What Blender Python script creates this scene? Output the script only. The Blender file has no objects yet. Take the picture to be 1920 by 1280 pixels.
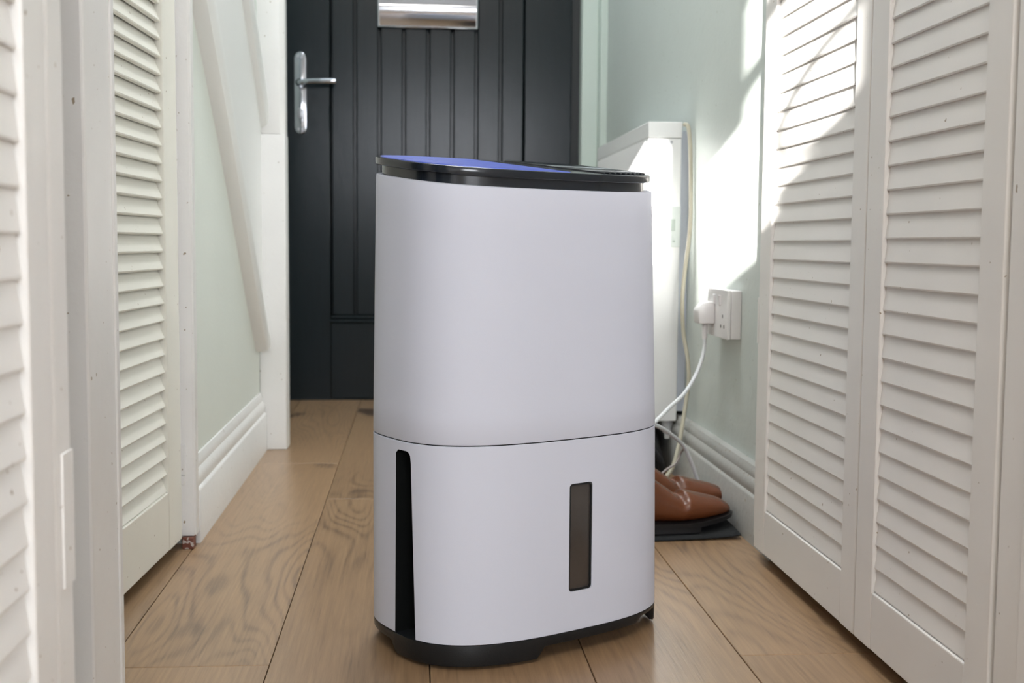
import bpy, bmesh, math, random
from mathutils import Vector, Matrix
random.seed(7)
S = bpy.context.scene
COL = S.collection
# ------------------------------------------------------------------ camera
F_PX, W_PX = 2275.0, 1920.0
yaw, pitch, roll = math.atan(182/2275), math.atan(184/2275), .008
Fw = Vector((math.sin(yaw)*math.cos(pitch), math.cos(yaw)*math.cos(pitch), -math.sin(pitch)))
Rt = Vector((math.cos(yaw), -math.sin(yaw), 0)); Up = Rt.cross(Fw)
R2 = math.cos(roll)*Rt + math.sin(roll)*Up; U2 = -math.sin(roll)*Rt + math.cos(roll)*Up
cd = bpy.data.cameras.new('camera'); cam = bpy.data.objects.new('camera', cd); COL.objects.link(cam)
cam.matrix_world = Matrix(((R2.x, U2.x, -Fw.x, 0), (R2.y, U2.y, -Fw.y, 0), (R2.z, U2.z, -Fw.z, .485), (0, 0, 0, 1)))
cd.sensor_width = 36; cd.lens = 36*F_PX/W_PX; cd.clip_start = .02
cd.dof.use_dof = True; cd.dof.focus_distance = 1.42; cd.dof.aperture_fstop = 9.0
S.camera = cam
# ------------------------------------------------------------------ light
w = bpy.data.worlds.new('world'); S.world = w; w.use_nodes = True
w.node_tree.nodes['Background'].inputs[0].default_value = (.50, .68, 1.0, 1)
w.node_tree.nodes['Background'].inputs[1].default_value = 1.2
sd = bpy.data.lights.new('sun', 'SUN'); sd.energy = 38; sd.angle = math.radians(.35); sd.color = (1, .97, .93)
sun = bpy.data.objects.new('sun', sd); COL.objects.link(sun)
sun.rotation_euler = Vector((.25, 1, -.25)).to_track_quat('-Z', 'Y').to_euler()
sun.location = (-1.5, -4, 2.5)
def area(name, loc, size, energy, color, direction):
    l = bpy.data.lights.new(name, 'AREA'); l.shape = 'RECTANGLE'; l.size, l.size_y = size
    l.energy = energy; l.color = color
    o = bpy.data.objects.new(name, l); COL.objects.link(o); o.location = loc
    o.rotation_euler = Vector(direction).to_track_quat('-Z', 'Y').to_euler(); return o
area('daylight_back_window', (.45, -2.50, 1.27), (1.1, .72), 30, (.93, .95, 1.0), (0, 1, -.0))
area('daylight_fanlight', (.02, 3.66, 2.2), (.8, .22), 6, (.85, .93, 1.0), (0, -1, -.5))
area('room_ceiling_fill', (-.1, -.6, 2.33), (.7, .7), 17, (1, .93, .84), (0, 0, -1))  # warm fill light added over the unseen back room
area('hall_ceiling_fill', (.1, 2.1, 2.33), (.35, .35), 11, (.97, .98, 1.0), (0, 0, -1))  # fill light added over the hall, no lamp fitting there
S.view_settings.view_transform = 'Standard'; S.view_settings.look = 'None'
S.view_settings.gamma = 1; S.view_settings.use_curve_mapping = False
S.view_settings.exposure = 0.56
# ------------------------------------------------------------------ materials
def mat(name, color, rough=.5, metal=0, bump=0, bscale=60, stretch=(1,1,1), var=0, vscale=4, spec=.5, coat=0):
    m = bpy.data.materials.new(name); m.use_nodes = True
    nt = m.node_tree; N = nt.nodes; L = nt.links; b = N['Principled BSDF']
    b.inputs['Base Color'].default_value = (*color, 1); b.inputs['Roughness'].default_value = rough
    b.inputs['Metallic'].default_value = metal; b.inputs['Specular IOR Level'].default_value = spec
    b.inputs['Coat Weight'].default_value = coat
    tc = N.new('ShaderNodeTexCoord'); mp = N.new('ShaderNodeMapping'); mp.inputs['Scale'].default_value = stretch
    L.new(tc.outputs['Object'], mp.inputs[0])
    n = N.new('ShaderNodeTexNoise'); n.inputs['Scale'].default_value = vscale; n.inputs['Detail'].default_value = 5
    L.new(mp.outputs[0], n.inputs[0])
    if var:
        mx = N.new('ShaderNodeMix'); mx.data_type = 'RGBA'
        mx.inputs[6].default_value = (*[c*(1-var) for c in color], 1); mx.inputs[7].default_value = (*[min(1, c*(1+var*.6)) for c in color], 1)
        L.new(n.outputs[0], mx.inputs[0]); L.new(mx.outputs[2], b.inputs['Base Color'])
    if bump:
        n2 = N.new('ShaderNodeTexNoise'); n2.inputs['Scale'].default_value = bscale; n2.inputs['Detail'].default_value = 4
        L.new(mp.outputs[0], n2.inputs[0])
        bp = N.new('ShaderNodeBump'); bp.inputs['Strength'].default_value = bump; bp.inputs['Distance'].default_value = .002
        L.new(n2.outputs[0], bp.inputs['Height']); L.new(bp.outputs[0], b.inputs['Normal'])
    return m
def chipped_paint(name, color, rough, chip=.0, dirt=(.33,.27,.2), bump=.12):
    m = mat(name, color, rough, bump=bump, bscale=70, var=.05, vscale=9)
    nt = m.node_tree; N = nt.nodes; L = nt.links; b = N['Principled BSDF']
    src = b.inputs['Base Color'].links[0].from_socket
    tc = N.new('ShaderNodeNewGeometry')
    n = N.new('ShaderNodeTexNoise'); n.inputs['Scale'].default_value = 130; n.inputs['Detail'].default_value = 1
    L.new(tc.outputs['Position'], n.inputs[0])
    r = N.new('ShaderNodeValToRGB'); r.color_ramp.elements[0].position = .775 - chip; r.color_ramp.elements[1].position = .80 - chip
    L.new(n.outputs[0], r.inputs[0])
    mx = N.new('ShaderNodeMix'); mx.data_type = 'RGBA'; mx.inputs[7].default_value = (*dirt, 1)
    L.new(r.outputs[0], mx.inputs[0]); L.new(src, mx.inputs[6]); L.new(mx.outputs[2], b.inputs['Base Color'])
    return m
M_white = chipped_paint('white gloss paint', (.77, .755, .725), .34)
M_left = chipped_paint('cream white paint', (.77, .765, .70), .4)
M_door_white = chipped_paint('satin white paint', (.77, .75, .725), .42, bump=.05)
M_trim = chipped_paint('white trim paint', (.79, .79, .78), .36, chip=.02, bump=.35)
M_string = mat('brushed white paint', (.78, .79, .775), .35, bump=.22, bscale=26, stretch=(1, 1, 1), var=.03)
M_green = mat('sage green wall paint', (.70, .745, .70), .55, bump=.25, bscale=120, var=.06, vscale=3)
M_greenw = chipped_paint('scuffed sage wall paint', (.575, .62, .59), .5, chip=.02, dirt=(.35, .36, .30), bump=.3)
M_frame = mat('pale green white frame paint', (.60, .68, .63), .4, bump=.2, var=.04)
M_ceil = mat('ceiling paint', (.8, .8, .78), .8, bump=.1)
M_plain = mat('off white wall paint', (.72, .72, .70), .7, bump=.1)
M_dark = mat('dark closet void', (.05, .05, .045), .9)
M_black = mat('black moulded plastic', (.010, .012, .014), .36, bump=.1, bscale=600, spec=.4)
M_gloss = mat('gloss black plastic', (.012, .016, .022), .16, spec=.5)
M_void = mat('matt black cavity', (.004, .005, .005), .8, spec=.1)
M_blue = mat('glossy blue lid patch', (.17, .24, .88), .2, var=.25, vscale=12, stretch=(1, 8, 1), spec=.6)
M_shell = mat('white moulded plastic', (.635, .665, .765), .6, bump=.04, bscale=900, spec=.25)
M_smoke = mat('smoked brown plastic', (.060, .052, .047), .25, var=.35, vscale=18, spec=.6)
M_chrome = mat('polished chrome', (.46, .48, .52), .1, metal=1)
M_steel = mat('dull steel', (.35, .36, .38), .35, metal=1)
M_heater = mat('white enamel', (.80, .81, .81), .35, var=.02)
M_grey = mat('pale grey plastic', (.55, .60, .58), .4)
M_lcd = mat('grey green display', (.30, .36, .32), .25)
M_socket = mat('white socket plastic', (.80, .78, .78), .3)
M_cable = mat('white cable', (.72, .74, .76), .4)
M_beige = mat('aged beige cable', (.50, .47, .37), .45, var=.15, vscale=30)
M_leather = mat('tan brown leather', (.15, .044, .014), .27, bump=.25, bscale=220, var=.35, vscale=14, spec=.55)
M_sole = mat('black rubber sole', (.012, .011, .012), .5, bump=.3, bscale=300)
M_mat = mat('dark woven fabric', (.012, .014, .016), .85, bump=1, bscale=500, var=.7, vscale=220)
M_bag = mat('black fabric', (.003, .003, .004), .95, bump=.6, bscale=120)
M_block = chipped_paint('bare stained wood', (.16, .05, .03), .5, chip=.2, dirt=(.5, .45, .42))
M_groovedark = mat('dark joint base', (.05, .035, .02), .9)  # dark brown base showing in the joints between planks
M_doorblk = mat('black woodgrain door skin', (.008, .013, .016), .2, bump=.12, bscale=90, stretch=(6, 6, .28), var=.2, vscale=30, spec=.27)
M_tread = mat('stair carpet', (.45, .45, .43), .95, bump=.5, bscale=300)
M_glass = mat('window glass', (1, 1, 1), .0); M_glass.node_tree.nodes['Principled BSDF'].inputs['Transmission Weight'].default_value = 1
M_lead = mat('white bar and frame paint', (.75, .75, .74), .4)

def wood():
    m = bpy.data.materials.new('oak laminate'); m.use_nodes = True
    nt = m.node_tree; N = nt.nodes; L = nt.links; b = N['Principled BSDF']
    tc = N.new('ShaderNodeTexCoord'); oi = N.new('ShaderNodeObjectInfo')
    ad = N.new('ShaderNodeVectorMath'); ad.operation = 'MULTIPLY_ADD'
    cb = N.new('ShaderNodeCombineXYZ'); 
    for i in range(3): L.new(oi.outputs['Random'], cb.inputs[i])
    ad.inputs[1].default_value = (37, 53, 71)
    L.new(cb.outputs[0], ad.inputs[0]); L.new(tc.outputs['Object'], ad.inputs[2])
    def mapped(sc):
        mp = N.new('ShaderNodeMapping'); mp.inputs['Scale'].default_value = sc; L.new(ad.outputs[0], mp.inputs[0]); return mp.outputs[0]
    def noise(v, s, d=4, r=.5, dist=0):
        n = N.new('ShaderNodeTexNoise'); n.inputs['Scale'].default_value = s; n.inputs['Detail'].default_value = d
        n.inputs['Roughness'].default_value = r; n.inputs['Distortion'].default_value = dist; L.new(v, n.inputs[0]); return n.outputs[0]
    def math_(op, a, bb=None, c=None):
        n = N.new('ShaderNodeMath'); n.operation = op
        for i, x in enumerate((a, bb, c)):
            if x is None: continue
            if isinstance(x, (int, float)): n.inputs[i].default_value = x
            else: L.new(x, n.inputs[i])
        return n.outputs[0]
    field = noise(mapped((1, .16, 1)), 6.5, 2, .45, .1)          # smooth field whose contour lines are the growth rings
    ring = math_('SINE', math_('MULTIPLY', field, 150))
    ring = math_('MULTIPLY_ADD', ring, .5, .5)
    fine = noise(mapped((1, .03, 1)), 230, 4, .7)
    tone = noise(mapped((1, .3, 1)), 5, 3)
    r1 = math_('POWER', ring, 2.2)
    knot = noise(mapped((1, .45, 1)), 7.5, 1)
    kn = N.new('ShaderNodeValToRGB'); kn.color_ramp.elements[0].position = .66; kn.color_ramp.elements[1].position = .80
    L.new(knot, kn.inputs[0])
    mask = noise(mapped((1, .3, 1)), 3.2, 1)
    mr = math_('MULTIPLY', math_('SUBTRACT', mask, .40), 1.3); mr.node.use_clamp = True
    amt = math_('ADD', math_('MULTIPLY', math_('MULTIPLY', r1, mr), .6), math_('MULTIPLY', fine, .75))
    amt = math_('ADD', amt, math_('MULTIPLY', tone, .35))
    amt = math_('ADD', amt, math_('MULTIPLY', kn.outputs[0], .55))
    cr = N.new('ShaderNodeValToRGB'); e = cr.color_ramp.elements
    e[0].position = .35; e[0].color = (.39, .25, .135, 1); e[1].position = 1.12 if False else 1.0; e[1].color = (.085, .052, .032, 1)
    x = e.new(.66); x.color = (.285, .178, .095, 1)
    L.new(amt, cr.inputs[0])
    hs = N.new('ShaderNodeHueSaturation'); L.new(cr.outputs[0], hs.inputs['Color'])
    L.new(math_('MULTIPLY_ADD', oi.outputs['Random'], .14, .93), hs.inputs['Value']); hs.inputs['Saturation'].default_value = .98
    L.new(hs.outputs[0], b.inputs['Base Color'])
    b.inputs['Roughness'].default_value = .33; b.inputs['Specular IOR Level'].default_value = .9
    bp = N.new('ShaderNodeBump'); bp.inputs['Strength'].default_value = .35; bp.inputs['Distance'].default_value = .0006
    L.new(fine, bp.inputs['Height']); L.new(bp.outputs[0], b.inputs['Normal'])
    return m
M_wood = wood()

# ------------------------------------------------------------------ helpers
def link(name, me, m, parent=None, loc=None, rot=None):
    o = bpy.data.objects.new(name, me); COL.objects.link(o)
    if m is not None and not me.materials:
        for mm in (m if isinstance(m, (list, tuple)) else [m]): me.materials.append(mm)
    if parent is not None: o.parent = parent
    if loc is not None: o.location = loc
    if rot is not None: o.rotation_euler = rot
    return o
def mesh_of(bm, name, smooth=False, angle=None):
    me = bpy.data.meshes.new(name)
    bmesh.ops.recalc_face_normals(bm, faces=bm.faces[:])
    bm.to_mesh(me); bm.free()
    if smooth:
        for p in me.polygons: p.use_smooth = True
        if angle:
            me.update()
            b2 = bmesh.new(); b2.from_mesh(me)
            for e in b2.edges:
                if len(e.link_faces) == 2 and e.calc_face_angle(0) > math.radians(angle): e.smooth = False
            b2.to_mesh(me); b2.free()
    return me
def add_box(bm, lo, hi, bev=0, seg=2):
    r = bmesh.ops.create_cube(bm, size=1); vs = r['verts']
    for v in vs: v.co = Vector([lo[i] + (v.co[i]+.5)*(hi[i]-lo[i]) for i in range(3)])
    if bev:
        es = list({e for v in vs for e in v.link_edges})
        bmesh.ops.bevel(bm, geom=es, offset=bev, segments=seg, affect='EDGES', profile=.5)
def box(name, lo, hi, m, parent=None, bev=0, origin=None):
    bm = bmesh.new(); add_box(bm, lo, hi, bev)
    if origin is None: origin = Vector([(lo[i]+hi[i])/2 for i in range(3)]) if parent is None or parent.type != 'EMPTY' or True else Vector()
    origin = Vector(origin)
    for v in bm.verts: v.co -= origin
    me = mesh_of(bm, name, bev > 0, 20)
    return link(name, me, m, parent, origin)
def prism(name, pts, axis, a, b, m, parent=None, bev=0, loc=None):
    """pts: 2D outline; axis: 0/1/2 the extrusion axis, from a to b."""
    bm = bmesh.new()
    def P(p, t):
        q = list(p); q.insert(axis, t); return Vector(q)
    v1 = [bm.verts.new(P(p, a)) for p in pts]; v2 = [bm.verts.new(P(p, b)) for p in pts]
    n = len(pts)
    bm.faces.new(v1); bm.faces.new(v2[::-1])
    for i in range(n): bm.faces.new((v1[i], v1[(i+1) % n], v2[(i+1) % n], v2[i]))
    if bev:
        bmesh.ops.bevel(bm, geom=bm.edges[:], offset=bev, segments=2, affect='EDGES', profile=.5)
    me = mesh_of(bm, name, True, 35)
    return link(name, me, m, parent, loc)
def catmull(P, n=8):
    P = [Vector(p) for p in P]; out = []
    Q = [P[0]*2-P[1]] + P + [P[-1]*2-P[-2]]
    for i in range(1, len(Q)-2):
        for k in range(n):
            t = k/n; a, b, c, d = Q[i-1], Q[i], Q[i+1], Q[i+2]
            out.append(.5*((2*b)+(c-a)*t+(2*a-5*b+4*c-d)*t*t+(3*b-a-3*c+d)*t**3))
    out.append(P[-1]); return out
def tube_bm(bm, pts, r, seg=10):
    rings = []; up = Vector((0, 0, 1))
    for i, p in enumerate(pts):
        t = (pts[min(i+1, len(pts)-1)]-pts[max(i-1, 0)]).normalized()
        if abs(t.dot(up)) > .95: up = Vector((1, 0, 0))
        x = t.cross(up).normalized(); y = x.cross(t).normalized(); up = y
        rr = r[i] if isinstance(r, (list, tuple)) else r
        rings.append([bm.verts.new(p+rr*(math.cos(2*math.pi*k/seg)*x+math.sin(2*math.pi*k/seg)*y)) for k in range(seg)])
    for a, b in zip(rings, rings[1:]):
        for k in range(seg): bm.faces.new((a[k], a[(k+1) % seg], b[(k+1) % seg], b[k]))
    bm.faces.new(rings[0]); bm.faces.new(rings[-1][::-1])
def tube(name, pts, r, m, parent=None, n=8, seg=10, smoothpath=True):
    bm = bmesh.new(); tube_bm(bm, catmull(pts, n) if smoothpath else [Vector(p) for p in pts], r, seg)
    return link(name, mesh_of(bm, name, True, 50), m, parent)
def empty(name, loc, rz=0):
    o = bpy.data.objects.new(name, None); COL.objects.link(o); o.location = loc; o.rotation_euler = (0, 0, rz); o.empty_display_size = .05; return o
def tag(o, label=None, cat=None, group=None, kind=None):
    if label: o['label'] = label
    if cat: o['category'] = cat
    if group: o['group'] = group
    if kind: o['kind'] = kind
    return o
def struct(o, label=None, cat=None): return tag(o, label, cat, None, 'structure')

# ------------------------------------------------------------------ floor
fl = box('floor', (-1.9, -2.7, -.06), (1.4, 3.9, -.0125), M_groovedark)
struct(fl, 'oak effect laminate floor of long brown boards', 'floor')
PW, PL, G = .1838, 1.285, .0006
x0 = -.3505 - 3*PW
plank_cache = {}
ends = {0: .3, 1: .0, 2: .62, 3: 1.377, 4: 1.00, 5: .55, 6: 1.20, 7: 1.379, 8: .9, 9: .2}
def plank(x, y, L_):
    key = round(L_, 4)
    if key not in plank_cache:
        bm = bmesh.new(); add_box(bm, (G, G, -.012), (PW-G, L_-G, 0), .0007, 1)
        plank_cache[key] = mesh_of(bm, 'plank', True, 30)
    return link('plank', plank_cache[key], M_wood, fl, (x-fl.location.x, y-fl.location.y, -fl.location.z))
ends[4] = 2.285
for i in range(9):
    x = x0 + i*PW
    y = ends[i] - 4*PL
    while y < 3.9:
        a, b = max(y, -2.6), min(y+PL, 3.9)
        if b-a > .05 and (b > .2 or True): plank(x, a, b-a)
        y += PL

# ------------------------------------------------------------------ room shell
struct(box('ceiling', (-1.9, -2.7, 2.4), (1.4, 3.9, 2.46), M_ceil), 'white painted ceiling', 'ceiling')
struct(box('wall_left', (-.43, 1.955, 0), (-.36, 2.84, 2.4), M_green), 'sage green wall under the sloping stair string', 'wall')
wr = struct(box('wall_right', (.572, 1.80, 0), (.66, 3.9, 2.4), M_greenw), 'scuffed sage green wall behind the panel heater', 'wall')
struct(box('wall_front', (-.60, 3.795, 0), (.66, 3.9, 2.4), M_green), 'wall holding the black front door', 'wall')
box('reveal', (-.50, 2.905, 0), (-.47, 3.79, 2.4), M_green, struct(box('wall_stairside', (-.60, 2.84, 0), (-.50, 3.79, 2.4), M_green), 'wall beyond the newel post', 'wall'))
bpy.data.objects['wall_stairside'].name = 'wall_far_left'
o = bpy.data.objects['reveal']; o.location -= bpy.data.objects['wall_far_left'].location
# back room
wb_parts = []
bm = bmesh.new()
WY0, WY1 = -2.68, -2.60
def wb(lo, hi): add_box(bm, (lo[0], WY0, lo[1]), (hi[0], WY1, hi[1]))
# openings: added sun opening u -.98..-.49, z 1.62..2.14 ; big window x -.15..1.05 z .9..2.0
wb((-1.9, 0), (1.4, .9)); wb((-1.9, .9), (-1.0, 2.4)); wb((-1.0, .9), (-.15, 1.60)); wb((-1.0, 2.12), (-.15, 2.4)); wb((-.486, 1.60), (-.15, 2.12))
wb((-.15, 1.64), (1.05, 2.4)); wb((1.05, .9), (1.4, 2.4))
struct(link('wall_back', mesh_of(bm, 'wall_back'), M_plain), 'wall behind the viewer with a window and an added sun opening', 'wall')
struct(box('wall_back_left', (-1.9, -2.6, 0), (-1.82, .2, 2.4), M_plain), 'left wall of the room behind', 'wall')
struct(box('wall_back_right', (1.32, -2.6, 0), (1.4, .2, 2.4), M_plain), 'right wall of the room behind', 'wall')
struct(box('wall_closet_left', (-1.9, .2, 0), (-.26, .27, 2.4), M_plain), 'end wall of the left closets', 'wall')
struct(box('wall_closet_right', (.56, .2, 0), (1.4, .27, 2.4), M_plain), 'end wall of the right closet', 'wall')
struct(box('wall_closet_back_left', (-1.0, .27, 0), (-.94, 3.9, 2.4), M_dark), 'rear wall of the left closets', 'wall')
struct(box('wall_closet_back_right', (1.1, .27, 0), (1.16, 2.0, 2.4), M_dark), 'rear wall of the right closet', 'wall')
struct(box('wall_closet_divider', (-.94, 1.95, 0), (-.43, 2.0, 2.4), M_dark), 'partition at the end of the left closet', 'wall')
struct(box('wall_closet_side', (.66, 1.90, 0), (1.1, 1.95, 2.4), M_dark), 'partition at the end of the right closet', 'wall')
struct(box('wall_over_closet_left', (-.45, .27, 2.03), (-.40, 1.95, 2.4), M_plain), 'wall above the left louvred doors', 'wall')
struct(box('wall_over_closet_right', (.545, .27, 2.03), (.6, 1.90, 2.4), M_plain), 'wall above the right louvred doors', 'wall')
# unseen sun mask behind the viewer: bars added to shape the sun patches
sw = empty('sun_mask', (-.735, -2.64, 1.60)); struct(sw, 'unseen sun mask behind the viewer, ring and bars added to shape sun patches', 'window')
def ringbar(cx, cz, r0, r1, a0=0, a1=360, n=28):
    bm = bmesh.new(); vs = []
    for i in range(n+1):
        a = math.radians(a0+(a1-a0)*i/n); c, s = math.cos(a), math.sin(a)
        vs.append([bm.verts.new((cx+r*c, y, cz+r*s)) for r, y in ((r0, -.012), (r1, -.012), (r1, .012), (r0, .012))])
    for a, b in zip(vs, vs[1:]):
        for k in range(4): bm.faces.new((a[k], a[(k+1) % 4], b[(k+1) % 4], b[k]))
    return mesh_of(bm, 'bar', True, 40)
def swbox(x0_, x1_, z0_, z1_): return box('bar', (x0_+.735, -.012, z0_-1.6), (x1_+.735, .012, z1_-1.6), M_lead, sw)
swbox(-.768, -.690, 1.60, 2.12)                       # broad strip added to block sun between two patches
swbox(-.69, -.486, 1.60, 1.625); swbox(-1.0, -.768, 1.60, 1.737); swbox(-1.0, -.768, 1.983, 2.12)
link('ring', ringbar(-.510+.735, .135, .052, .070), M_lead, sw)
swbox(-.69, -.612, 1.885, 2.12); swbox(-.612, -.486, 1.925, 1.965)
swbox(-.575, -.486, 1.60, 1.664)
for z_ in ((2.12-.03, 2.12),): swbox(-.69, -.486, *z_)
# large window behind the viewer
bw = empty('window_2', (.45, -2.64, .9)); struct(bw, 'large daylight window behind the viewer', 'window')
for a in ((-.6, -.56, 0, .74), (.56, .6, 0, .74), (-.6, .6, 0, .05), (-.6, .6, .69, .74)):
    box('window_frame', (a[0], -.03, a[2]), (a[1], .03, a[3]), M_lead, bw)

# ------------------------------------------------------------------ baseboards
def skirt_profile(h, t):   # (offset from wall, z): moulded top
    return [(0, 0), (t, 0), (t, h*.62), (t-.002, h*.645), (t-.005, h*.66), (t-.0045, h*.70), (t-.003, h*.76), (t-.006, h*.82),
            (t-.0095, h*.86), (t-.009, h*.90), (t-.011, h*.95), (t-.0135, h), (0, h)]
pr = skirt_profile(.122, .0275)
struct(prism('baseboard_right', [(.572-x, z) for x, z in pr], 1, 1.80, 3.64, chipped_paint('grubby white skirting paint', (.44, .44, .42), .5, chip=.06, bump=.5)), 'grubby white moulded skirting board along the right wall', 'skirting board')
o = bpy.data.objects['baseboard_right']
pl = skirt_profile(.135, .018)
bl = struct(prism('baseboard_left', [(-.362+x*1.0, z) for x, z in pl], 1, 1.955, 2.838, M_trim), 'clean white moulded skirting board under the green wall on the left', 'skirting board')
for nm in ():
    pass

# ------------------------------------------------------------------ louvred doors
def slat_mesh(L_, side, dx):
    # side=+1: hall lies towards +X. bottom edge leans out to the hall
    bm = bmesh.new()
    t, dz = .0060, .031
    prof = [(0, 0), (-dx, dz), (-dx-t*.9, dz-t*.2), (-t, -.001)]
    n = Vector((dz, dx)).normalized()
    p0, p1 = Vector((0, 0)), Vector((-dx, dz)); q = n*t
    prof = [p0+Vector((-.0006, -.0010)), p0+Vector((0, .0008)), p1, p1-q, p0-q]
    v = [[bm.verts.new((p.x*side, y, p.y)) for p in prof] for y in (-L_/2, L_/2)]
    k = len(prof)
    bm.faces.new(v[0]); bm.faces.new(v[1][::-1])
    for i in range(k): bm.faces.new((v[0][i], v[0][(i+1) % k], v[1][(i+1) % k], v[1][i]))
    return mesh_of(bm, 'louvre_slat')
def louvre_door(name, label, x, y0, y1, sy0, sy1, side, pitch, zref, m, rot=0, railtop=.087, zbot=.02, ztop=2.0, th=.028, dx=.0042):
    """hall face of the leaf lies at x; the leaf spans y0..y1, its slats sy0..sy1."""
    e = struct(empty(name, (x, (y0+y1)/2, zbot), rot), label, 'louvred door')
    yc = (y0+y1)/2; fx = (-th, 0) if side > 0 else (0, th)
    def part(nm, ya, yb, za, zb, inset=0, bev=.0016):
        a, b = fx
        if inset: a, b = (a+.002, b-inset) if side > 0 else (a+inset, b-.002)
        return box(nm, (a, ya-yc, za-zbot), (b, yb-yc, zb-zbot), m, e, bev)
    part('stile', y0, sy0, zbot, ztop); part('stile', sy1, y1, zbot, ztop)
    part('rail', sy0+.0002, sy1-.0002, zbot, railtop, .0008); part('rail', sy0+.0002, sy1-.0002, ztop-.08, ztop, .0008)
    me = slat_mesh(sy1-sy0+.004, side, dx)
    zs = []; z = zref
    while z > railtop-.012: z -= pitch
    z += pitch
    while z < ztop-.10: zs.append(z); z += pitch
    for z in zs:
        link('slat', me, m, e, ((-.0035)*side, (sy0+sy1)/2-yc, z-zbot), (0, random.uniform(-.02, .02), random.uniform(-.0012, .0012)))
    return e
d_rf = louvre_door('door_2', 'white louvred closet door on the right, the one touching the green wall', .524, 1.387, 1.817, 1.434, 1.766, -1, .0269, .680, M_door_white, railtop=.086)
d_rn = louvre_door('door_3', 'white louvred closet door on the right nearest the viewer, cut by the photo edge', .524, 1.049, 1.384, 1.096, 1.334, -1, .0270, .737, M_door_white, railtop=.087)
d_lf = louvre_door('door_4', 'cream white louvred closet door on the left beside the green wall, its slats gappy above', -.377, 1.42, 1.905, 1.47, 1.832, 1, .0257, .752, M_left, rot=-math.radians(3.2), railtop=.108, dx=.0125)
d_ln = louvre_door('door_5', 'blurred white louvred door at the far left edge, nearest the viewer', -.23, .32, .788, .37, .745, 1, .0270, .597, M_trim, railtop=.10)
# little details
box('hinge', (-.002, -.218, 1.2), (.006, -.2145, 1.29), M_white, d_rf)

# ------------------------------------------------------------------ jambs and posts (left)
def trim(n, boxes, m, label, extra=()):
    bm = bmesh.new()
    for lo, hi, bv in boxes: add_box(bm, lo, hi, bv)
    return struct(link(n, mesh_of(bm, n, True, 20), m), label, 'door frame')
t1 = trim('trim_1', [((-.26, .794, 0), (-.231, .830, 2.03), .003)], M_trim, 'blurred near door jamb strip with a painted hinge at far left')
for z0_, z1_ in ((.255, .345), (1.60, 1.69)):
    box('hinge_plate', (-.2318, .806, z0_), (-.2298, .8305, z1_), M_trim, t1, .0006)
t2 = trim('trim_2', [((-.42, 1.143, 0), (-.300, 1.240, 2.03), .003), ((-.303, 1.238, 0), (-.298, 1.250, 2.03), .0015), ((-.42, .832, 0), (-.32, .88, 2.03), 0)], M_trim, 'wide white door post on the left between the two louvred doors')
t3 = trim('trim_3', [((-.42, 1.921, .02), (-.3475, 1.956, 2.03), .0012), ((-.352, 1.922, .022), (-.344, 1.945, 2.03), .001), ((-.380, 1.912, .03), (-.366, 1.925, 2.03), .0015), ((-.373, 1.904, .022), (-.3645, 1.910, 2.03), .001)], M_trim, 'white jamb with a small hinge between the left louvred door and green wall')
box('hinge_plate', (-.3665, 1.9165, .118), (-.3600, 1.9215, .167), M_trim, t3, .0006)
box('hinge_plate', (-.3665, 1.9165, .103), (-.3605, 1.9215, .1165), M_trim, t3, .0006)
for h in t1.children[:] + t3.children[:] + t2.children[:]: h.location -= Vector((0, 0, 0))
wbk = box('wood_block', (-.366, 1.915, 0), (-.348, 1.937, .019), M_block, None, .0015)
tag(wbk, 'small brown offcut block with flaked paint under the left jamb', 'block')
# right frame past the near leaf
t4 = trim('trim_4', [((.526, .90, 0), (.60, 1.043, 2.03), .003), ((.5225, .60, 0), (.60, .995, 2.03), .003), ((.527, .27, 0), (.60, .60, 2.03), .002)], M_door_white, 'white frame strip at the extreme right edge beside the near louvred door')
t5 = trim('trim_5', [((.531, 1.8185, .03), (.60, 1.845, 2.03), .002)], M_door_white, 'thin white jamb between right closet door and green wall')
hp = box('hinge_plate', (.524, 1.8185, .335), (.529, 1.826, .405), M_door_white, t5, .0006)

# ------------------------------------------------------------------ staircase side (left)
st = tag(empty('staircase', (-.36, 2.84, 0)), 'white painted staircase string and newel post rising along the left wall', 'staircase')
def sp(p): return [(a-2.84, b) for a, b in p]
lowL = [(2.003, .867), (2.279, .662), (2.667, .314), (2.774, .259)]
prism('string_board', sp([(2.76, .30), (2.84, .235), (2.84, .775), (2.60, .985), (1.98, 1.56), (1.98, .93), (2.279, .675)]), 0, -.01, .008, M_string, st)
def sloped(nm, pts_lo, pts_hi, xa, xb, m):
    """bevelled strip: between lower and upper outlines in the YZ plane"""
    bm = bmesh.new(); ra = []
    for (a, b), (c, d) in zip(pts_lo, pts_hi):
        row = []
        for t, x in ((0, xa), (0.02, xa+(xb-xa)*.60), (.10, xa+(xb-xa)*.86), (.25, xb), (.52, xb), (.66, xa+(xb-xa)*.88), (.70, xa+(xb-xa)*.62), (.84, xa+(xb-xa)*.58), (.87, xa+(xb-xa)*.5), (1, xa+(xb-xa)*.48), (1, xa)):
            row.append(bm.verts.new((x, a+(c-a)*t-2.84, b+(d-b)*t)))
        ra.append(row)
    n = len(ra[0])
    for p, q in zip(ra, ra[1:]):
        for k in range(n): bm.faces.new((p[k], p[(k+1) % n], q[(k+1) % n], q[k]))
    bm.faces.new(ra[0]); bm.faces.new(ra[-1][::-1])
    return link(nm, mesh_of(bm, nm, True, 32), m, st)
sloped('moulding', [(1.965, .905), (2.279, .662), (2.48, .487), (2.64, .345), (2.78, .235)], [(2.03, .995), (2.346, .712), (2.55, .535), (2.71, .385), (2.84, .270)], -.011, .030, M_string)
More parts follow.
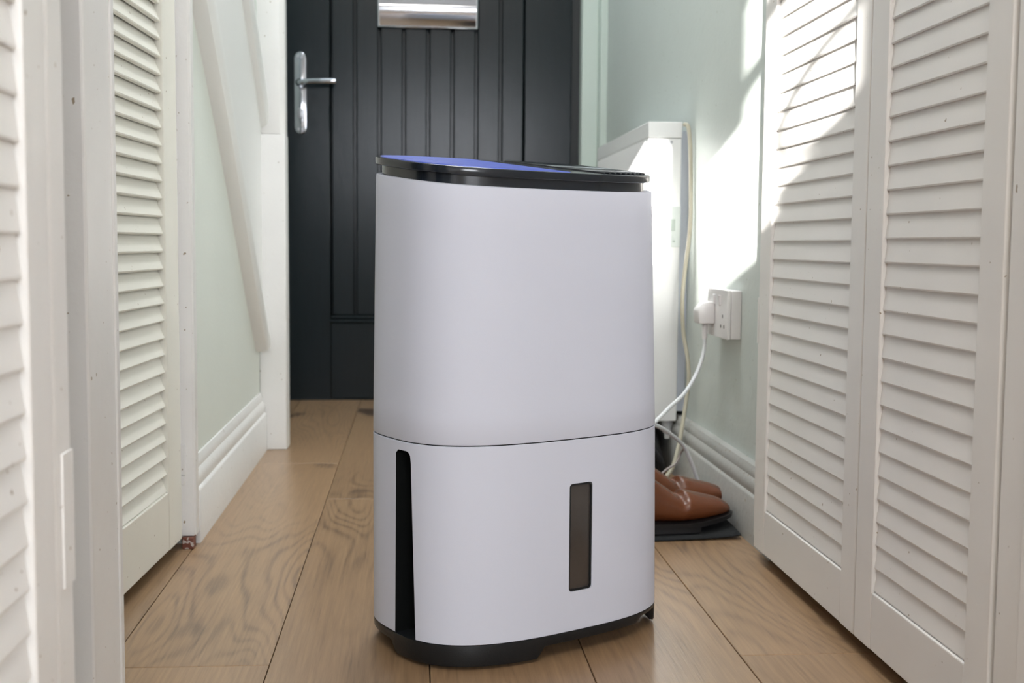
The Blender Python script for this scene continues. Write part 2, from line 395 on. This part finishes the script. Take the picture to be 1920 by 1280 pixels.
sloped('moulding', [(1.98, 1.46), (2.547, .973), (2.765, .806), (2.90, .69)], [(2.04, 1.51), (2.61, 1.02), (2.83, .848), (2.96, .732)], -.011, .026, M_string)
# newel post: square below, chamfered above
box('newel_post', (0, .0, 0), (.062, .065, .73), M_trim, st, .0025)
prism('newel_shaft', [(.0, .0), (.050, .0), (.0615, .012), (.0615, .055), (.052, .065), (0, .065)], 2, .73, 2.35, M_trim, st, .001)
box('wall_panel', (-.085, -.86, .3), (-.07, .1, 2.38), M_string, st)
for k in range(3): box('baluster', (-.03, -.05-.16*k, .88+.13*k), (-.006, -.022-.16*k, 1.75+.13*k), M_trim, st, .002)

# ------------------------------------------------------------------ front door
D = struct(empty('door_1', (0, 3.74, 0)), 'black front door with vertical grooved boards and chrome fittings', 'front door')
def dpart(nm, lo, hi, m=M_doorblk, bev=.003, par=D):
    return box(nm, lo, hi, m, par, bev)
dpart('stile', (-.437, 0, 0), (-.258, .045, 2.02)); dpart('stile', (.332, 0, 0), (.476, .045, 2.02))
dpart('rail', (-.2578, .0005, .003), (.3318, .045, .238)); dpart('rail', (-.2578, .0005, 1.80), (.3318, .045, 2.02))
gx = [-.256+.0735*k for k in range(9)]
for a, b in zip(gx, gx[1:]):
    dpart('board', (a+.0045, .003, .262), (b-.0045, .04, 1.7995), bev=.003)
dpart('backing', (-.2578, .03, .238), (.3318, .044, 1.8))
dpart('panel_moulding', (-.262, -.006, .238), (.336, .012, .250), bev=.004); dpart('panel_moulding', (-.258, -.001, .250), (.333, .014, .262), bev=.004)
# letter plate
lp = box('letter_plate', (-.115, -.012, 1.128), (.188, 0, 1.222), M_chrome, D, .004)
fl_pts = []
bm = bmesh.new(); rows = []
for i in range(13):
    t = i/12; z = 1.134 + .080*t; y = -.013 - .022*math.sin(math.pi*min(1, t*1.05)*.55 + .35)
    rows.append([bm.verts.new((x, y, z)) for x in (-.108, .181)] + [bm.verts.new((x, -.010, z)) for x in (.181, -.108)])
for a, b in zip(rows, rows[1:]):
    for k in range(4): bm.faces.new((a[k], a[(k+1) % 4], b[(k+1) % 4], b[k]))
bm.faces.new(rows[0]); bm.faces.new(rows[-1][::-1])
fo = link('flap', mesh_of(bm, 'flap', True, 40), M_chrome, lp, -lp.location)
# handle
hx = -.345
def roundbar(w, h, n=12):
    pts = []
    for k in range(n+1):
        a = math.pi*k/n; pts.append((w/2*math.cos(a), h/2-w/2+w/2*math.sin(a)))
    for k in range(n+1):
        a = math.pi+math.pi*k/n; pts.append((w/2*math.cos(a), -h/2+w/2+w/2*math.sin(a)))
    return pts
hp = prism('handle_plate', [(hx+x, .930+z) for x, z in roundbar(.034, .243)], 1, -.012, 0, M_chrome, D, .0025)
tube('lever', [(hx, -.008, .957), (hx, -.04, .957), (hx+.012, -.052, .958), (hx+.05, -.055, .960), (hx+.108, -.054, .961)], [.011]*8+[.0105]*8+[.0085]*8+[.0085]*8+[.0075], M_chrome, hp, 8, 12)
prism('lock_cylinder', [(hx+x, .868+z) for x, z in roundbar(.018, .034)], 1, -.017, -.010, M_steel, hp, .001)
for dx, dz in ((-.006, 1.037), (.004, 1.034), (-.005, .822), (.006, .822)):
    tube('screw', [(hx+dx, -.011, dz), (hx+dx, -.0155, dz)], .0035, M_steel, hp, smoothpath=False)
# frame of the front door
def frm(n, boxes, m, label): return trim(n, boxes, m, label)
frm('trim_6', [((.502, 3.70, 0), (.552, 3.80, 2.08), .003), ((.552, 3.655, 0), (.5735, 3.74, 2.08), .003), ((-.49, 3.70, 0), (-.445, 3.80, 2.08), .003), ((-.49, 3.70, 2.03), (.573, 3.80, 2.08), .003)], M_frame, 'pale green white frame around the black front door')
o = box('door_seal', (.477, .01, 0), (.5025, .05, 2.02), M_black, D)
# keep the wall above the fanlight open enough to read as a transom
box('threshold', (-.44, .0, 0), (.5, .05, .003), M_black, D)

# ------------------------------------------------------------------ panel heater
H = tag(empty('panel_heater', (.52, 2.515, .112)), 'white wall mounted electric panel heater on the right green wall, its end sunlit', 'heater')
hx0, hx1, L_, hh = -.038, .032, .71, .627
box('casing', (hx0, .004, 0), (hx1, L_, hh-.002), M_heater, H, .003)
box('end_cap', (hx0, -.001, 0), (hx1, .006, hh-.034), M_heater, H, .002)
box('top_cap', (hx0-.001, -.002, hh-.0335), (hx1+.001, L_+.001, hh), M_heater, H, .002)
for k in range(58):
    box('grille_slat', (hx0-.0035, .025+k*.0115, hh-.150), (hx0, .0305+k*.0115, hh-.037), M_heater, H)
cp = box('control_panel', (.013, -.0035, .368), (.033, -.0005, .452), M_grey, H, .0008)
cp.location.x -= .001
def cpp(nm, lo, hi, m): return box(nm, tuple(Vector(lo)-cp.location), tuple(Vector(hi)-cp.location), m, cp, .0004)
cpp('display', (.0125, -.0045, .402), (.021, -.0030, .426), M_lcd)
cpp('button', (.016, -.0050, .386), (.021, -.0030, .391), M_grey); cpp('button', (.016, -.0050, .378), (.021, -.0030, .382), M_lcd)
tube('screw', [(.010, -.002, hh-.042), (.010, -.0045, hh-.042)], .003, M_steel, H, smoothpath=False)
box('wall_bracket', (hx1, .012, .02), (.0515, L_-.02, hh-.018), mat('bluish white back plate', (.62, .66, .74), .5), H)
tube('foot_valve', [(.02, .035, .0), (.02, .035, -.018), (.02, .035, -.019), (.02, .035, -.03), (.02, .035, -.031), (.02, .035, -.042)], [.012, .012, .009, .009, .006, .006], M_heater, H, seg=14, smoothpath=False)
# heater cable
pts = [(.553, 2.500, .733), (.560, 2.493, .728), (.5625, 2.485, .70), (.5640, 2.48, .66), (.5645, 2.475, .60), (.5640, 2.47, .539), (.561, 2.47, .489), (.555, 2.47, .439), (.550, 2.47, .372), (.5535, 2.47, .305), (.559, 2.45, .251), (.560, 2.44, .208), (.553, 2.43, .167), (.542, 2.41, .122), (.530, 2.39, .078), (.51, 2.365, .035), (.48, 2.355, .012), (.44, 2.35, .006)]
tag(tube('heater_cable', pts, .0043, M_beige), 'aged beige cable hanging down the end of the white panel heater', 'cable')

# ------------------------------------------------------------------ socket and plug
so = tag(empty('wall_socket', (.572, 2.165, .319)), 'white double wall socket on the green wall right of the heater', 'socket')
box('back_box', (-.019, -.073, 0), (0, .073, .086), M_socket, so, .002)
fp = box('faceplate', (-.0255, -.0735, -.0005), (-.0192, .0735, .0865), M_socket, so, .0015)
for yy in (-.02, .02):
    box('switch', (-.0285, yy-.005, .058-.043+.0), (-.0245, yy+.005, .070-.043+.006), M_socket, fp, .001).location -= fp.location*0
for c in fp.children: c.location = Vector((-.0045, c.location.y, c.location.z))
for yy, zz in ((-.040, -.004), (-.029, -.022), (-.051, -.022)):
    box('pin_hole', (-.0036, yy-.002, zz-.003), (-.0030, yy+.002, zz+.003), M_dark, fp)
PG = tag(empty('plug', (.5465, 2.203, .361)), 'white mains plug pushed into the double wall socket', 'plug')
prism('plug_body', [(0, -.020), (-.029, -.020), (-.031, .004), (-.018, .020), (0, .020)], 1, -.022, .022, M_socket, PG, .0025)
bm = bmesh.new()
for k in range(6): tube_bm(bm, [Vector((-.013, 0, -.019-.005*k)), Vector((-.013, 0, -.0225-.005*k))], .0058-.0002*k, 10)
tube_bm(bm, [Vector((-.013, 0, -.018)), Vector((-.013, 0, -.050))], .0042, 10)
link('strain_relief', mesh_of(bm, 'strain_relief', True, 40), M_socket, PG)
tube('flex', [(-.013, 0, -.048), (-.014, -.003, -.065), (-.020, -.013, -.085), (-.036, -.03, -.115), (-.066, -.072, -.143), (-.102, -.123, -.160), (-.140, -.183, -.177), (-.187, -.253, -.195), (-.32, -.40, -.235), (-.43, -.54, -.24), (-.472, -.600, -.24)], .0036, M_cable, PG)
tag(tube('power_cable', [(.092, 1.618, .15), (.14, 1.68, .165), (.25, 1.85, .185), (.368, 2.0, .187), (.413, 2.05, .174), (.449, 2.1, .152), (.485, 2.15, .122), (.505, 2.17, .088), (.520, 2.18, .052), (.528, 2.185, .014)], .0036, M_cable), 'white cable arching down behind the brown shoes', 'cable')
tag(tube('thin_cable', [(.490, 2.163, .116), (.4905, 2.175, .110), (.492, 2.2, .098), (.484, 2.2, .08), (.466, 2.2, .068), (.452, 2.2, .056), (.432, 2.2, .043), (.40, 2.21, .03), (.36, 2.22, .008)], .0022, mat('grey brown thin cable', (.42, .38, .36), .5)), 'thin grey cable curling off the white cable above the shoes', 'cable')

# ------------------------------------------------------------------ shoes and mat
def shoe(name, loc, rz, label, mirror=1):
    e = tag(empty(name, loc, rz), label, 'shoe', 'pair of brown leather ankle boots')
    # local: +X toe, length .29, heel at x=-.145
    secs = [  # x, half width, top z, bottom z
        (-.140, .018, .100, .022), (-.132, .028, .120, .020), (-.112, .034, .135, .018), (-.080, .036, .140, .017), (-.045, .036, .132, .016),
        (-.015, .037, .103, .015), (.015, .040, .081, .014), (.038, .043, .066, .014), (.048, .0438, .0575, .014), (.053, .0445, .0585, .014), (.059, .045, .0650, .014), (.064, .045, .0655, .014), (.082, .0445, .0605, .015), (.105, .040, .055, .018),
        (.125, .035, .050, .021), (.138, .027, .043, .024), (.146, .016, .036, .027)]
    bm = bmesh.new(); rings = []
    K = 20
    for x, hw, zt, zb in secs:
        r = []
        for k in range(K):
            a = 2*math.pi*k/K; c, s = math.cos(a), math.sin(a)
            yy = math.copysign(abs(c)**.75, c)*hw
            h = zt-zb
            zz = zb + h*(.5+.5*math.copysign(abs(s)**.8, s))
            if s > 0: yy *= 1-.38*s*s*(1 if x > -.02 else .5)
            r.append(bm.verts.new((x, yy + .006*mirror*max(0, x/.145)**2, zz)))
        rings.append(r)
    for a, b in zip(rings, rings[1:]):
        for k in range(K): bm.faces.new((a[k], a[(k+1) % K], b[(k+1) % K], b[k]))
    bm.faces.new(rings[0]); bm.faces.new(rings[-1][::-1])
    up = link('upper', mesh_of(bm, 'upper', True), M_leather, e)
    sm = up.modifiers.new('s', 'SUBSURF'); sm.levels = 2; sm.render_levels = 2
    # opening collar
    bm = bmesh.new(); pts = [Vector((-.088+.050*math.cos(a), .030*math.sin(a), .135-.02*math.cos(a)*.3)) for a in [2*math.pi*k/24 for k in range(25)]]
    tube_bm(bm, pts, .0035, 8); link('collar', mesh_of(bm, 'collar', True), M_leather, e)
    # sole and heel
    def outline(s=1.0, x_lo=-.142, off=0):
        L1 = [(x, hw*s+.002) for x, hw, _, _ in secs if x >= x_lo]
        return [(x, y+.006*mirror*max(0, x/.145)**2) for x, y in L1] + [(x, -y+.006*mirror*max(0, x/.145)**2) for x, y in reversed(L1)]
    bm = bmesh.new(); o1 = outline()
    def lift(x): return .0 if x < .05 else .012*((x-.05)/.095)**1.6
    lo = [bm.verts.new((x*1.01, y, .008+lift(x) if x > -.06 else .008)) for x, y in o1]; hi = [bm.verts.new((x*1.012, y*1.03, .0165+lift(x)*.9)) for x, y in o1]
    bm.faces.new(lo); bm.faces.new(hi[::-1]); n = len(o1)
    for i in range(n): bm.faces.new((lo[i], lo[(i+1) % n], hi[(i+1) % n], hi[i]))
    link('sole', mesh_of(bm, 'sole', True, 50), M_sole, e)
    prism('heel', [p for p in outline() if p[0] < -.05], 2, 0, .009, M_sole, e)
    prism('forefoot', [(x*.96, y*.96) for x, y in outline() if -.03 < x < .09], 2, 0, .009, M_sole, e)
    return e
shoe('ankle_boot', (.392, 1.992, .0062), math.radians(9), 'brown leather ankle boot in front, nearest the viewer, half hidden by the white appliance', 1)
shoe('ankle_boot', (.412, 2.115, .0062), math.radians(7), 'brown leather ankle boot behind its twin, next to the white cable', -1)
# mat, with a curled right edge
bm = bmesh.new(); nx, ny = 26, 18; g = []
for i in range(nx+1):
    row = []
    for j in range(ny+1):
        u, v = i/nx, j/ny
        x = .20 + .338*u; y = 1.915 + .40*v + .022*u*(1-v)
        z = .0018 + .0006*math.sin(9*u+4*v) + (.009*max(0, (u-.78)/.22)**2)*math.exp(-((v-.3)/.35)**2) + .0025*max(0, (u-.8))*math.sin(17*v)
        row.append(bm.verts.new((x, y, max(.0012, z))))
    g.append(row)
for i in range(nx):
    for j in range(ny): bm.faces.new((g[i][j], g[i+1][j], g[i+1][j+1], g[i][j+1]))
me = mesh_of(bm, 'shoe_mat', True); om = link('shoe_mat', me, M_mat); so_ = om.modifiers.new('t', 'SOLIDIFY'); so_.thickness = .0022; so_.offset = 1
tag(om, 'dark woven mat with a curled corner under the brown boots', 'mat')
# black bag in the shade under the heater
bm = bmesh.new(); bmesh.ops.create_uvsphere(bm, u_segments=28, v_segments=16, radius=1)
for v in bm.verts:
    p = v.co.copy(); p = Vector([math.copysign(abs(c)**.6, c) for c in p]); n = 1+.05*math.sin(5*p.x+3*p.z)+.05*math.sin(9*p.y-4*p.z+1)
    v.co = Vector((.068*p.x*n, .38*p.y*n, .046*max(-1, p.z)*n+.046))
for v in bm.verts: v.co.z = max(0.0, v.co.z)
bagb = tag(empty('bag', (.465, 2.80, .001)), 'black fabric bag slumped in the shade under the heater', 'bag')
link('bag_body', mesh_of(bm, 'bag', True), M_bag, bagb)
tube('strap', [(-.03, -.25, .075), (.0, -.33, .085), (.03, -.38, .05), (.04, -.38, .01)], .006, M_bag, bagb)

# ------------------------------------------------------------------ dehumidifier
NEXP = 2.85
DH = tag(empty('dehumidifier', (.1277, 1.4948, 0), math.radians(30)), 'white dehumidifier with black lid and base standing in the middle of the hallway floor', 'dehumidifier')
def se(a, b, n=120, e=NEXP):
    out = []
    for k in range(n):
        t = 2*math.pi*k/n; c, s = math.cos(t), math.sin(t)
        out.append((math.copysign(abs(c)**(2/e), c)*a, math.copysign(abs(s)**(2/e), s)*b))
    return out
def asz(z):       # half width at height z
    return .1812 + (.1795-.1812)*(z-.03)/.228 if z < .258 else .1795 + (.1728-.1795)*((z-.258)/.30)
def csx(z): return .0016 + (-.0008-.0016)*(z-.03)/.228 if z < .258 else -.0008 + (-.0042+.0008)*((z-.258)/.30)
RAT = .118/.178
def loft(nm, rows, m, cap=True, par=DH, n=120, smooth=35, subcap=False):
    """rows: (a, cx, zfunc(x,y), bscale)"""
    bm = bmesh.new(); R_ = []
    for a, cx, zf in rows:
        R_.append([bm.verts.new((x+cx, y, zf(x, y))) for x, y in se(a, a*RAT, n)])
    for p, q in zip(R_, R_[1:]):
        for k in range(n): bm.faces.new((p[k], p[(k+1) % n], q[(k+1) % n], q[k]))
    if cap: bm.faces.new(R_[0][::-1]); bm.faces.new(R_[-1])
    return link(nm, mesh_of(bm, nm, True, smooth), m, par)
const = lambda z: (lambda x, y: z)
ztop = lambda off: (lambda x, y: .5597+off+.12*y)
# upper shell
rows = [(asz(.2588)-.0008, csx(.2588), const(.2588)), (asz(.2596), csx(.2596), const(.2600))]
for k in range(1, 9):
    t = k/9
    rows.append((asz(.26+.30*t), csx(.26+.30*t), (lambda t: (lambda x, y: .26+(.5577+.12*y-.26)*t))(t)))
rows += [(.1728, -.0042, ztop(-.002)), (.1722, -.0042, ztop(-.0006)), (.1705, -.0042, ztop(0))]
loft('upper_shell', rows, M_shell)
# lower shell with slot and window recess cut by boolean
zs = [.0300, .0306, .05, .08, .12, .16, .20, .24, .2568, .2574]
rows = [(asz(z)-(.0008 if i in (0, len(zs)-1) else 0), csx(z), const(z)) for i, z in enumerate(zs)]
low = loft('lower_shell', rows, [M_shell, M_void])
def cutter(name, pts, axis, a, b, mi):
    o = prism(name, pts, axis, a, b, [M_shell, M_void])
    for p in o.data.polygons: p.material_index = mi
    return o
def rrect(x0_, x1_, z0_, z1_, r, n=6):
    out = []
    for cx, cz, a0 in ((x1_-r, z1_-r, 0), (x0_+r, z1_-r, 90), (x0_+r, z0_+r, 180), (x1_-r, z0_+r, 270)):
        for k in range(n+1):
            a = math.radians(a0+90*k/n); out.append((cx+r*math.cos(a), cz+r*math.sin(a)))
    return out
slot = [(-.049, .02), (-.0415, .234)] + [(-.0335-.008*math.cos(math.radians(a)), .2385+.009*math.sin(math.radians(a))) for a in (30, 60, 90)] + [(-.018, .2475), (-.0125, .243), (-.0095, .02)]
c1 = cutter('c1', slot, 0, -.24, -.143, 1)
WX0, WX1, WZ0, WZ1 = -.0085, .0255, .077, .2055
c2 = cutter('c2', rrect(WX0, WX1, WZ0, WZ1, .0045), 1, -.16, -.1115, 0)
for c in (c1, c2):
    c.matrix_world = DH.matrix_basis @ Matrix.Identity(4)
    c.location = DH.location; c.rotation_euler = DH.rotation_euler
    md = low.modifiers.new('b', 'BOOLEAN'); md.object = c; md.operation = 'DIFFERENCE'; md.solver = 'EXACT'
bpy.context.view_layer.update()
dg = bpy.context.evaluated_depsgraph_get()
nm_ = bpy.data.meshes.new_from_object(low.evaluated_get(dg))
low.modifiers.clear(); low.data = nm_
for c in (c1, c2): bpy.data.objects.remove(c)
b2 = bmesh.new(); b2.from_mesh(nm_)
for f in b2.faces: f.smooth = True
for e in b2.edges: e.smooth = not (len(e.link_faces) == 2 and e.calc_face_angle(0) > math.radians(30))
b2.to_mesh(nm_); b2.free()
# dark seam core
loft('seam_core', [(.1770, -.0008, const(.250)), (.1770, -.0008, const(.266))], M_void)
# window: smoked insert following the curve
def front_y(x): 
    b = .1803*RAT; return -b*(1-abs(x/.1803)**NEXP)**(1/NEXP)
bm = bmesh.new(); outer = rrect(WX0+.0004, WX1-.0004, WZ0+.0004, WZ1-.0004, .0042); inner = rrect(WX0+.0022, WX1-.0022, WZ0+.0022, WZ1-.0022, .0028)
fy = -.1182
vo = [bm.verts.new((x, fy-.0006, z)) for x, z in outer]; vi = [bm.verts.new((x, fy-.0006, z)) for x, z in inner]; vb = [bm.verts.new((x, fy+.006, z)) for x, z in outer]; vj = [bm.verts.new((x, fy+.003, z)) for x, z in inner]
n = len(outer)
for k in range(n):
    j = (k+1) % n
    bm.faces.new((vo[k], vo[j], vi[j], vi[k])); bm.faces.new((vo[k], vb[k], vb[j], vo[j])); bm.faces.new((vi[k], vi[j], vj[j], vj[k]))
bm.faces.new(vb)
wf = link('window_frame', mesh_of(bm, 'window_frame', True, 30), M_black, DH)
prism('water_window', inner, 1, fy+.0012, fy+.004, M_smoke, wf, .0003)
# slot contents
tube('screw', [(-.149, -.021, .043), (-.1435, -.021, .043), ], .0028, M_steel, DH, smoothpath=False).location = (-.0005, 0, 0)
prism('catch', rrect(-.031, -.021, .150, .172, .003), 0, -.149, -.142, M_gloss, DH, .001)
prism('catch', rrect(-.028, -.023, .178, .198, .002), 0, -.147, -.142, M_gloss, DH, .001)
# base skirt with feet
def baseb(t_x, t_y):
    # scalloped lower edge: feet near the four corners
    ang = math.degrees(math.atan2(t_y/RAT, t_x)) % 360
    dz = .0035
    for c, wdt in ((218, 37), (331, 11), (52, 15), (128, 15)):
        d = min(abs(ang-c), 360-abs(ang-c))
        k = max(0, min(1, (wdt-d)/4+.5)); k = k*k*(3-2*k)
        dz = max(dz, .0035+.0135*k)
    d = abs(ang-313); k = max(0, min(1, (9-d)/4+.5)); dz -= .006*k*(1 if dz < .01 else .3)
    return .0215-dz
rows = [(.160, .0016, const(.022)), (.1745, .0016, lambda x, y: baseb(x, y)+.0005), (.1790, .0016, lambda x, y: baseb(x, y)), (.1806, .0016, lambda x, y: baseb(x, y)+.0022),
        (.1812, .0016, const(.0275)), (.1810, .0016, const(.0291)), (.1795, .0016, const(.0298))]
loft('base', rows, M_black, n=240)
for x, y in ((-.12, -.06), (.12, -.06), (-.12, .06), (.12, .06)):
    tube('caster', [(x-.008, y, .0095), (x+.008, y, .0095)], .0095, M_black, DH, seg=16, smoothpath=False)
# neck and lid
lx = -.006
ztl = lambda off: (lambda x, y: .5797+off+.12*y)
loft('neck', [(.1640, lx, ztop(-.003)), (.1640, lx, ztl(-.006))], M_gloss)
lid = loft('lid', [(.160, lx, ztl(-.0092)), (.1700, lx, ztl(-.0092)), (.1716, lx, ztl(-.0082)), (.1720, lx, ztl(-.006)), (.1720, lx, ztl(-.0016)), (.1715, lx, ztl(-.0004)), (.1700, lx, ztl(0)), (.160, lx, ztl(0.0001)), ], M_gloss)
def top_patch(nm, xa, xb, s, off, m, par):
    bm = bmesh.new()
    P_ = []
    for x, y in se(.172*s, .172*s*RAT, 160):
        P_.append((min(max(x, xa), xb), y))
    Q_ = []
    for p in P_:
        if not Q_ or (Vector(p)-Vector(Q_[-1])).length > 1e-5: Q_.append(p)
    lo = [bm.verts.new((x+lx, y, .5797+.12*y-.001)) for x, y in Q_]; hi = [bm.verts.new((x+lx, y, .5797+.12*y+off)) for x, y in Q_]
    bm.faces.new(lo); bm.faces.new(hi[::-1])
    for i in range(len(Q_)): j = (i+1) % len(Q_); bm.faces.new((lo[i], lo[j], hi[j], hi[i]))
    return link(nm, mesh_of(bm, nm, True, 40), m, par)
top_patch('control_panel', -.2, .0, .965, .0009, M_blue, lid)['label'] = 'glossy blue patch on the lid top'  # thin patch in saturated blue over the left of the lid top
for k in range(11):
    x = .055 + k*.0095
    yy = .106*(1-abs((x+.0)/.166)**NEXP)**(1/NEXP) if x < .164 else .02
    if yy < .02: continue
    bm = bmesh.new(); add_box(bm, (x-.0016, -yy, 0), (x+.0016, yy, .0028), .0006, 1)
    for v in bm.verts: v.co.z += .5797+.12*v.co.y-.0006
    link('vent_rib', mesh_of(bm, 'vent_rib', True, 40), M_gloss, lid, (lx, 0, 0))
# front latch line on the lid
bm = bmesh.new()
for (xa, za), (xb, zb) in zip([(-.1725, 0), (-.1725, 0)], [(-.17, 0), (-.17, 0)]): pass
bm.free()
